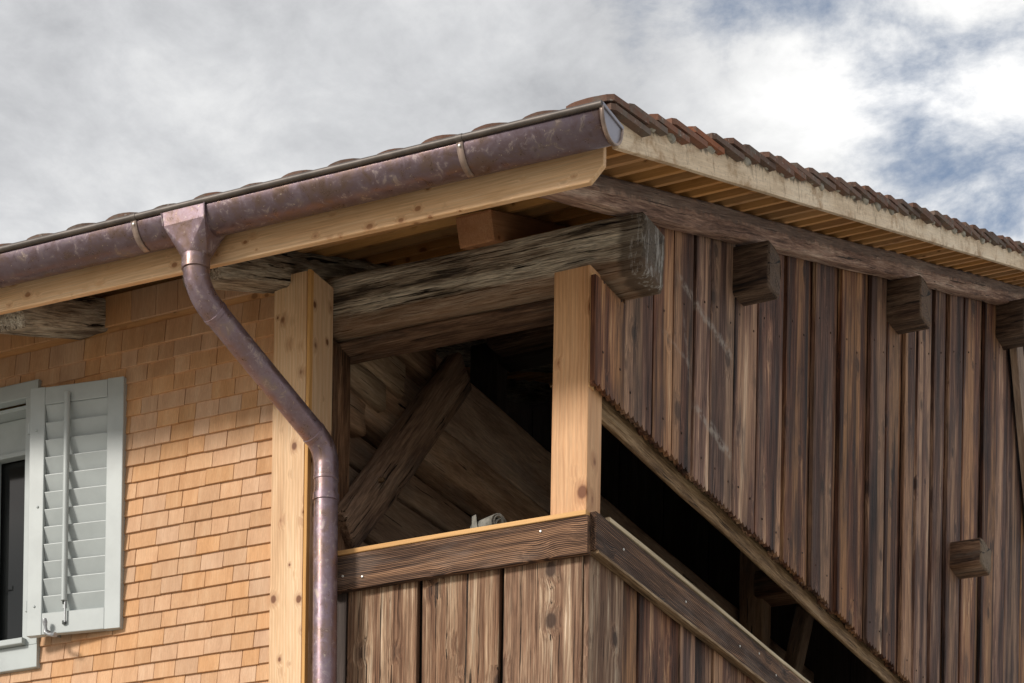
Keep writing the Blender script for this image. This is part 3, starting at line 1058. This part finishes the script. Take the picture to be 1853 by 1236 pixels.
def trough(x0_, x1_, r, a0, a1, n, name, mat, th=.003, seg=1, parent=None, dz=0):
    """arc of a half pipe along x"""
    vs, fs = [], []
    for i in range(seg + 1):
        x = x0_ + (x1_ - x0_) * i / seg
        for rr in (r, r - th):
            for k in range(n + 1):
                a = a0 + (a1 - a0) * k / n
                vs.append((x, GY + rr * math.cos(a), gz(x) + dz + rr * math.sin(a)))
    m_ = n + 1
    st = 2 * m_
    for i in range(seg):
        o_ = i * st
        for k in range(n):
            fs.append((o_ + k, o_ + k + 1, o_ + st + k + 1, o_ + st + k))
            fs.append((o_ + m_ + k, o_ + m_ + k + 1, o_ + st + m_ + k + 1, o_ + st + m_ + k))
        fs.append((o_, o_ + m_, o_ + st + m_, o_ + st))
        fs.append((o_ + n, o_ + m_ + n, o_ + st + m_ + n, o_ + st + n))
    for o_ in (0, seg * st):
        for k in range(n):
            fs.append((o_ + k, o_ + k + 1, o_ + m_ + k + 1, o_ + m_ + k))
    me = mesh(name, vs, fs, True)
    return link(name, me, mat, parent, Matrix())


XE = .476
trough(-4.7, XE, GR, math.pi, 2 * math.pi + .12, 22, 'trough', 'copper', seg=8, parent=gu)
tube('front_bead', [(-4.7, GY - GR - .004, gz(-4.7) + .006), (XE + .004, GY - GR - .004, gz(XE) + .006)], .0125, 'copper_bead', gu, n=16)
# end cap: half disc with a raised rim
n = 18
vs = [(XE + .001, GY + GR * math.cos(math.pi + math.pi * k / n), gz(XE) + GR * math.sin(math.pi + math.pi * k / n)) for k in range(n + 1)]
vs += [(XE - .004, q[1], q[2]) for q in vs]
fs = [tuple(range(n + 1)), tuple(range(n + 1, 2 * n + 2))] + [(k, k + 1, n + 2 + k, n + 1 + k) for k in range(n)] + [(0, n, 2 * n + 1, n + 1)]
link('end_cap', mesh('end_cap', vs, fs), 'copper_cap', gu, Matrix())
trough(XE - .006, XE + .009, GR + .005, math.pi, 2 * math.pi, 20, 'cap_rim', 'strap', th=.008, parent=gu)
box_timber('cap_edge', (XE - .004, GY - GR, gz(XE) + .002), (XE + .008, GY + GR + .008, gz(XE) + .016), 1, 'copper_cap', gu, rough=0)
# straps
for xs in (-.118, -1.648, -3.25):
    s_ = trough(xs - .0135, xs + .0135, GR + .0045, math.pi - .05, 1.52 * math.pi, 14, 'bracket', 'strap', th=.004, parent=gu)
    tube('bracket_clip', [(xs - .014, GY - GR - .004, gz(xs) + .006), (xs + .014, GY - GR - .004, gz(xs) + .006)], .0142, 'copper_bead', s_, n=14)
    screw((xs, GY - GR - .005, gz(xs) - .022), (0, -1, 0), s_, .006)
# outlet funnel: square-shouldered top tapering to the pipe
XO = -1.398
zt_ = gz(XO)
hw_, yo0, yo1 = .106, GY - GR - .007, GY + .072
zsq = zt_ - .058                                   # lower edge of the straight skirt
zrd = zt_ - .168                                   # round end
top = [(XO - hw_, yo0, zt_ - .006), (XO + hw_, yo0, zt_ - .006), (XO + hw_, yo1, zt_ - .006), (XO - hw_, yo1, zt_ - .006)]
mid = [(XO - hw_ + .004, yo0 + .007, zsq), (XO + hw_ - .004, yo0 + .007, zsq), (XO + hw_ - .004, yo1, zsq), (XO - hw_ + .004, yo1, zsq)]
vs = top + mid
fs = [(i, (i + 1) % 4, 4 + (i + 1) % 4, 4 + i) for i in range(4)]
flat = 4
nq = 8
circ = []
for q in range(4):
    for k in range(nq):
        an = math.radians(-90 - 45 + 90 * (q + k / nq) - 45 + 45)
        circ.append(len(vs))
        vs.append((XO + .058 * math.cos(an), GY + .058 * math.sin(an), zrd))
tot_ = 4 * nq
for q in range(4):                                 # flat triangles on the four sides
    mi = circ[(q * nq + nq // 2) % tot_]
    fs.append((4 + q, 4 + (q + 1) % 4, mi))
ncone = len(fs)
for q in range(4):                                 # conical corners
    for k in range(nq):
        a_ = circ[(q * nq - nq // 2 + k) % tot_]
        b2 = circ[(q * nq - nq // 2 + k + 1) % tot_]
        fs.append((4 + q, a_, b2))
om = mesh('outlet', vs, fs)
for q in list(om.polygons)[ncone:]:
    q.use_smooth = True
outlet = link('outlet', om, 'copper_pipe', gu, Matrix())
tube('seam', [Vector(mid[0]) + Vector((0, -.001, 0)), Vector(top[0]) + Vector((0, -.001, 0))], .0035, 'copper_pipe', outlet, n=8)
tube('seam', [Vector(mid[1]) + Vector((0, -.001, 0)), Vector(top[1]) + Vector((0, -.001, 0))], .0035, 'copper_pipe', outlet, n=8)

# ------------------------------------------------------------------ downpipe
dp = thing('downpipe', 'bent copper downpipe running from the gutter outlet down the pine casing', 'downpipe', (-1.2, -.12, 0))
PR = .0545
A = Vector((XO, GY, zt_ - .16))
B = Vector((XO, GY, 5.835))
C_ = Vector((-1.200, -.135, 5.408))
D_ = Vector((-1.178, -.135, 3.2))


def fillet(p, q, r, rad, n=10):
    """points of a bend at q between p and r"""
    u, w = (p - q).normalized(), (r - q).normalized()
    ang = u.angle(w)
    t_ = rad / math.tan(ang / 2)
    a, c = q + u * t_, q + w * t_
    bis = (u + w).normalized()
    cen = q + bis * (rad / math.sin(ang / 2))
    va, vc = a - cen, c - cen
    tot = va.angle(vc)
    ax = va.cross(vc).normalized()
    return [cen + Matrix.Rotation(tot * i / n, 3, ax) @ va for i in range(n + 1)]


f1 = fillet(A, B, C_, .17)
f2 = fillet(B, C_, D_, .13)
tube('collar', [A + Vector((0, 0, .004)), A + Vector((0, 0, 0)), A - Vector((0, 0, .058)), A - Vector((0, 0, .060))], [PR + .001, PR + .0045, PR + .0045, PR], 'copper_pipe', dp, n=28)
tube('elbow', [A - Vector((0, 0, .05))] + f1 + [f1[-1] + (f1[-1] - f1[-2]).normalized() * .03], PR, 'copper_pipe', dp, n=28, cap=False)
dirn = (C_ - B).normalized()
tube('joint_ring', [f1[-1] + dirn * .015, f1[-1] + dirn * .017, f1[-1] + dirn * .034, f1[-1] + dirn * .036], [PR, PR + .0025, PR + .0025, PR], 'copper_pipe', dp, n=28)
tube('pipe', [f1[-1] + dirn * .02, f2[0] - dirn * .01], PR - .001, 'copper_pipe', dp, n=28, cap=False)
tube('joint_ring', [f2[0] - dirn * .02, f2[0] - dirn * .018, f2[0] - dirn * .002, f2[0]], [PR, PR + .002, PR + .002, PR], 'copper_pipe', dp, n=28)
tube('elbow', [f2[0] - dirn * .01] + f2 + [f2[-1] + Vector((0, 0, -.05))], PR, 'copper_pipe', dp, n=28, cap=False)
tube('joint_ring', [f2[-1] + Vector((.0004, 0, -.05)), f2[-1] + Vector((.0004, 0, -.052)), f2[-1] + Vector((.0005, 0, -.066)), f2[-1] + Vector((.0005, 0, -.068))], [PR, PR + .002, PR + .002, PR], 'copper_pipe', dp, n=28)
tube('pipe', [f2[-1] + Vector((0, 0, -.04)), D_], PR - .001, 'copper_pipe', dp, n=28, cap=False)
cz = 5.19
px_ = C_.x + (D_.x - C_.x) * (C_.z - cz) / (C_.z - D_.z)
clamp = tube('clamp', [(px_, -.135, cz + .016), (px_, -.135, cz + .015), (px_, -.135, cz - .015), (px_, -.135, cz - .016)], [PR, PR + .004, PR + .004, PR], 'copper_pipe', dp, n=28)
tube('clamp_stem', [(px_ - .04, -.105, cz), (-1.300, -.062, cz)], .005, 'steel', clamp, n=10)
box_timber('clamp_plate', (-1.3015, -.078, cz - .045), (-1.2965, -.046, cz + .045), 2, 'dark', clamp, rough=0, bev=.002)

# ------------------------------------------------------------------ gallery parapet, eave side
pf = thing('gallery_parapet', 'front gallery parapet of wide weathered planks under a dark rail, facing the shingle side', 'parapet', (-.6, 0, 4))
for i, (a, b, dy_) in enumerate(((-1.158, -.803, 0), (-.783, -.404, .002), (-.381, -.012, -.001))):
    box_timber('plank', (a, -.004 + dy_, 3.2), (b, .028 + dy_, 4.86), 2, 'plank', pf, bev=.005, rough=.0035, seg=16, seed=40 + i)
box_timber('plank', (-1.30, .01, 3.2), (-1.172, .035, 4.86), 2, 'dark', pf, bev=.005, rough=.002, seed=44)
box_timber('backing', (-1.25, .040, 3.2), (-.03, .055, 4.84), 2, 'interior', pf)
box_timber('rail', (-1.235, -.044, 4.806), (.026, -.006, 4.962), 0, 'rail', pf, bev=.004, rough=.002, seg=12, seed=45)
box_timber('rail_cap', (-1.235, -.050, 4.964), (.020, .10, 4.985), 0, 'pine_edge', pf, bev=.003)
for (x, z) in ((-1.16, 4.87), (-.19, 4.925), (-1.06, 4.855)):
    screw((x, -.0455, z), (0, -1, 0), pf)

# gallery parapet, gable side
pg_ = thing('gallery_parapet', 'gable side gallery parapet of dark narrow boards under a slanting looking rail', 'parapet', (0, 1.5, 4))
ys = [.006, .37, .545, .79, 1.02, 1.21, 1.44, 1.66, 1.90, 2.12, 2.35, 2.6, 2.85, 3.1, 3.35, 3.6, 3.85, 4.1, 4.35, 4.6, 4.85, 5.1, 5.35, 5.6]
for i in range(len(ys) - 1):
    dxx = (.0, -.010, .002, -.008)[i % 4]
    box_timber('board', (-.010 + dxx, ys[i] + .001, 3.2), (.014 + dxx, ys[i + 1] - .003, 4.86), 2, 'gable' if i else 'plank', pg_, bev=.004, rough=.003, seed=50 + i)
box_timber('rail', (.018, -.008, 4.828), (.052, 6.0, 4.985), 1, 'rail', pg_, bev=.004, rough=.002, seg=30, seed=75)
box_timber('rail_foot', (.016, .0, 4.812), (.060, 6.0, 4.826), 1, 'sill_beam', pg_, bev=.003, rough=.002, seed=76)
box_timber('rail_cap', (-.09, .125, 4.987), (.056, 6.0, 5.006), 1, 'rail_cap', pg_, bev=.004, rough=.0025, seg=30, seed=77)
for (y, z) in ((.27, 4.915), (.98, 4.905), (1.68, 4.9), (2.2, 4.9), (1.95, 4.94)):
    screw((.0535, y, z), (1, 0, 0), pg_)

# ------------------------------------------------------------------ gable boarding
gb = thing('gable_boarding', 'tall dark weathered vertical boarding of the gable with a toothed lower edge', 'wall', (0, 3.5, 5.5))
B_ = [(-.012, .300, .010), (.303, .604, .004), (.628, .845, -.001), (.846, 1.068, .006), (1.115, 1.30, .0), (1.301, 1.597, .005), (1.600, 1.907, .010), (1.930, 2.292, .006), (2.342, 2.684, .009),
      (2.782, 3.083, .012), (3.225, 3.568, .010), (3.762, 4.047, .012), (4.090, 4.332, .004), (4.445, 4.653, .011), (4.723, 5.0, .004), (5.074, 5.30, .009), (5.402, 5.718, .012),
      (5.772, 6.146, .006), (6.275, 6.613, .010), (6.615, 6.933, .003), (6.936, 7.38, .000), (7.385, 7.80, .004), (7.81, 8.25, .0), (8.26, 8.7, .004)]
BZ = 5.522


def gable_board(ya, yb, xo, seed, zlow=BZ, zcap=99):
    """vertical board whose lower edge is cut in small rounded teeth and whose top follows the rafter"""
    rr = random.Random(seed)
    nt = max(2, round((yb - ya) / .052))
    nx = nt * 4
    th = .024
    vs, fs = [], []
    zsteps = 12
    for layer in (0, 1):
        for j in range(zsteps + 1):
            for i in range(nx + 1):
                u = i / nx
                y = ya + (yb - ya) * u
                ztop = min(z_bot(y) + .03, zcap)
                ph = (u * nt) % 1.0
                tooth = .020 * (1 - abs(math.sin(math.pi * ph))) + .004 * noise.noise(Vector((y * 23, seed, 0)))
                zl = zlow + tooth + (.010 * noise.noise(Vector((seed * 5.1, 2.2, 0))))
                z = zl + (ztop - zl) * j / zsteps
                cup = .003 * noise.noise(Vector((seed * 3.3, z * .7, 1.0))) * (2 * u - 1) + .0025 * noise.noise(Vector((y * 8, z * 1.2, seed)))
                edge = .003 if (i in (0, nx) and layer) else 0
                wob = 0
                if i in (0, nx):
                    wob = .0045 * noise.noise(Vector((z * 2.4, seed * 2.7, i)))
                # local: X = z (grain), Y = y, Z = out of the wall
                vs.append((z, y + wob, xo + (th if layer else 0) + cup - edge))
    m_ = nx + 1
    off = m_ * (zsteps + 1)
    for layer in (0, 1):
        for j in range(zsteps):
            for i in range(nx):
                a = layer * off + j * m_ + i
                fs.append((a, a + 1, a + m_ + 1, a + m_))
    for i in range(nx):
        fs.append((i, i + 1, off + i + 1, off + i))
        t0 = zsteps * m_ + i
        fs.append((t0, t0 + 1, off + t0 + 1, off + t0))
    for j in range(zsteps):
        for i in (0, nx):
            a = j * m_ + i
            fs.append((a, a + m_, off + a + m_, off + a))
    return mesh('board', vs, fs)


GM = Matrix(((0, 0, 1, 0), (0, 1, 0, 0), (1, 0, 0, 0), (0, 0, 0, 1)))
BE_HOLES = []
for i, (a, b, xo) in enumerate(B_):
    xo *= .55
    link('board', gable_board(a, b, .004 + xo, 100 + i, zcap=5.98 if i == 0 else 99), 'gable', gb, GM)
# nails
nail_me = tube_mesh('nail', [(-.004, 0, 0), (.002, 0, 0), (.0035, 0, 0)], [.006, .0055, .003], n=7)
for i, (a, b, xo) in enumerate(B_[:21]):
    for zz in (5.66 + R.uniform(-.03, .03), z_bot(a) - .30 + R.uniform(-.05, .05)):
        for fq in ((.22, .78) if b - a > .25 else (.5,)):
            link('nail', nail_me, 'nail', gb, Matrix.Translation((.029 + xo * .55, a + (b - a) * (fq + R.uniform(-.06, .06)), zz)))
# recessed boards seen in the gaps
for i in range(len(B_) - 1):
    a, b = B_[i][1], B_[i + 1][0]
    if b - a < .018:
        continue
    link('board', gable_board(a - .05, b + .05, -.020, 200 + i, BZ + .01), 'gable', gb, GM)
# light edge of the second board shows as a thin strip
box_timber('edge_strip', (.006, .3005, 5.60), (.0095, .3025, 6.0), 2, 'pine_edge', gb)
sp = box_timber('sill_beam', (-.052, .142, 5.456), (-.024, 8.6, 5.575), 1, 'sill_beam', None, bev=.012, rough=.005, seg=26, seed=81)
tag(sp, 'tan hewn beam carrying the toothed lower edge of the gable boards', 'beam')
cb = box_timber('cleat', (-.001, .004, 5.52), (.0035, .05, 6.0), 2, 'pine_edge', gb, bev=.001)

# far right: newer board standing against the gable, and the wall beyond
nb = timber('brace', (.075, 6.93, 8.55), (.075, 7.55, 7.35), .05, .20, 'log', None, (0, 1, 0), bev=.004, rough=.002)
tag(nb, 'brown slanting board under the far right purlin end', 'board')
nb2 = box_timber('wall_board', (.046, 7.33, 8.40), (.075, 8.2, 9.05), 0, 'pine_post', None, bev=.003)
tag(nb2, 'orange wood board just beyond the end of the verge rafter', 'board')

# ------------------------------------------------------------------ log wall inside the gallery
lw = thing('log_wall', 'old log wall inside the gallery, behind the slanting brace', 'wall', (-1.5, 2.5, 4))
for i, (za, zb, xo, y0_) in enumerate(((6.115, 6.462, -1.465, .9), (5.848, 6.068, -1.405, .32), (5.638, 5.795, -1.48, .32), (5.32, 5.592, -1.435, .32), (4.98, 5.29, -1.45, .32), (4.65, 4.97, -1.45, .32),
                                       (4.32, 4.64, -1.455, .32), (4.0, 4.31, -1.45, .32))):
    box_timber('log', (xo - .16, y0_, za), (xo, 7.2, zb), 1, 'log', lw, bev=.018, rough=.008, seg=26, seed=90 + i, dome=.008)
# short hewn pieces between the old post and the brace
for i, (ya, yb, za, zb, x1, mt_) in enumerate(((.44, 1.16, 6.235, 6.455, -1.375, 'log'), (.38, .84, 6.045, 6.205, -1.365, 'log_pale'), (.33, .66, 5.905, 6.04, -1.372, 'log_pale'), (.33, .52, 5.74, 5.89, -1.39, 'log'))):
    timber('short_log', (x1 - .05, ya, (za + zb) / 2), (x1 - .05, yb, (za + zb) / 2), .10, zb - za, mt_, lw, bev=.014, rough=.009, seed=110 + i, dome=.006)
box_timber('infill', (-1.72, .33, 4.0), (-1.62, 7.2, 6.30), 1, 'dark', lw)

br = timber('brace', (-1.315, .20, 5.17), (-1.315, 1.27, 6.315), .10, .205, 'brace', None, (0, -1, 1), bev=.02, rough=.011, seed=121, seg=14, dome=.02)
tag(br, 'slanting hewn brace in front of the log wall', 'beam')
pg2 = tube('peg', [(-1.30, .425, 5.475), (-1.235, .425, 5.475), (-1.23, .425, 5.475)], [.013, .012, .008], 'sill_beam', br, n=10)

# dark timbers deeper inside
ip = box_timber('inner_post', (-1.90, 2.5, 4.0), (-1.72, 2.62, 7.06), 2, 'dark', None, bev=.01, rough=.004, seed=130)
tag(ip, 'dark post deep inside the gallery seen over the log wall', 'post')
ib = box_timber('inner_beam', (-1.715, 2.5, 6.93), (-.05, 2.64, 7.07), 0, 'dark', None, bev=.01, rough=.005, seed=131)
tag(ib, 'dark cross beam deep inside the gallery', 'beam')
ip2 = box_timber('inner_post', (-1.44, 5.55, 4.0), (-1.27, 5.72, 8.0), 2, 'log', None, bev=.012, rough=.006, seed=132)
tag(ip2, 'dim post seen through the slot under the gable boards', 'post')
ib2 = timber('brace', (-1.3, 5.9, 5.55), (-1.3, 6.55, 6.75), .10, .14, 'log', None, (0, -1, 0), bev=.012, rough=.006, seed=133)
tag(ib2, 'dim slanting brace seen through the slot under the gable boards', 'beam')
bk = thing('back_wall', 'dark plank wall closing the far end of the gallery', 'wall', (-2, 7.2, 4))
box_timber('backing', (-4.62, 7.245, 3.9), (.0, 7.26, 9.0), 2, 'dark', bk)  # sheet added behind the planks so no sky shows through their gaps
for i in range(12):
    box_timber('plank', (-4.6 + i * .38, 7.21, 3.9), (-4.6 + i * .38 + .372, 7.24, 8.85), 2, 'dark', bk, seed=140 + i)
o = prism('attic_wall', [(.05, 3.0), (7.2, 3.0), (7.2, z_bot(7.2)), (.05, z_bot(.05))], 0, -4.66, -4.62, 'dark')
tag(o, 'dark side wall of the attic room behind the log wall', 'wall')
fl = thing('gallery_floor', 'plank floor of the gallery hidden behind the parapet', 'floor', (-.7, 3, 3.9))
for i in range(6):
    box_timber('plank', (-1.44 + i * .235, .06, 3.86), (-1.44 + i * .235 + .231, 7.2, 3.9), 1, 'plank', fl, seed=160 + i)
fl2 = box_timber('attic_floor', (-4.55, .05, 6.16), (-1.72, 7.2, 6.2), 1, 'dark', None)
tag(fl2, 'dark attic floor behind the log wall', 'floor')

# rolled canvas lying on the rail
rc = thing('rolled_canvas', 'grey rolled cloth lying behind the front rail inside the gallery', 'cloth', (-.7, .2, 5.0))
pts = []
turns = 2.6
vs, fs = [], []
N = 60
cx0, cy0, cz0 = -.615, .30, 5.118
ax = Vector((.80, -.35, .0)).normalized()
sd1 = Vector((-ax.y, ax.x, 0))
for i in range(N + 1):
    an = turns * 2 * math.pi * i / N
    r_ = .012 + .030 * i / N + .004 * math.sin(an * 1.7)
    p = Vector((cx0, cy0, cz0)) + sd1 * (r_ * math.cos(an)) + Vector((0, 0, 1)) * (r_ * math.sin(an))
    for w_ in (-.075, .075):
        for t_ in (0, .006):
            n_ = (sd1 * math.cos(an) + Vector((0, 0, math.sin(an)))) * t_
            vs.append(p + ax * w_ + n_ + Vector((0, 0, .004 * noise.noise(p * 30))))
for i in range(N):
    a = i * 4
    fs += [(a, a + 2, a + 6, a + 4), (a + 1, a + 3, a + 7, a + 5), (a, a + 1, a + 5, a + 4), (a + 2, a + 3, a + 7, a + 6)]
link('roll', mesh('roll', vs, fs, True), 'canvas', rc, Matrix())
link('flap', mesh('flap', [(cx0 - .02, cy0 - .06, cz0 - .06), (cx0 - .06, cy0 - .05, cz0 - .05), (cx0 - .072, cy0 - .03, cz0 + .05), (cx0 - .05, cy0 - .035, cz0 + .055),
                           (cx0 - .02, cy0 - .055, cz0 - .06), (cx0 - .06, cy0 - .045, cz0 - .05), (cx0 - .072, cy0 - .025, cz0 + .05), (cx0 - .05, cy0 - .03, cz0 + .055)],
                  [(0, 1, 2, 3), (4, 5, 6, 7), (0, 1, 5, 4), (1, 2, 6, 5), (2, 3, 7, 6), (3, 0, 4, 7)]), 'canvas', rc, Matrix())
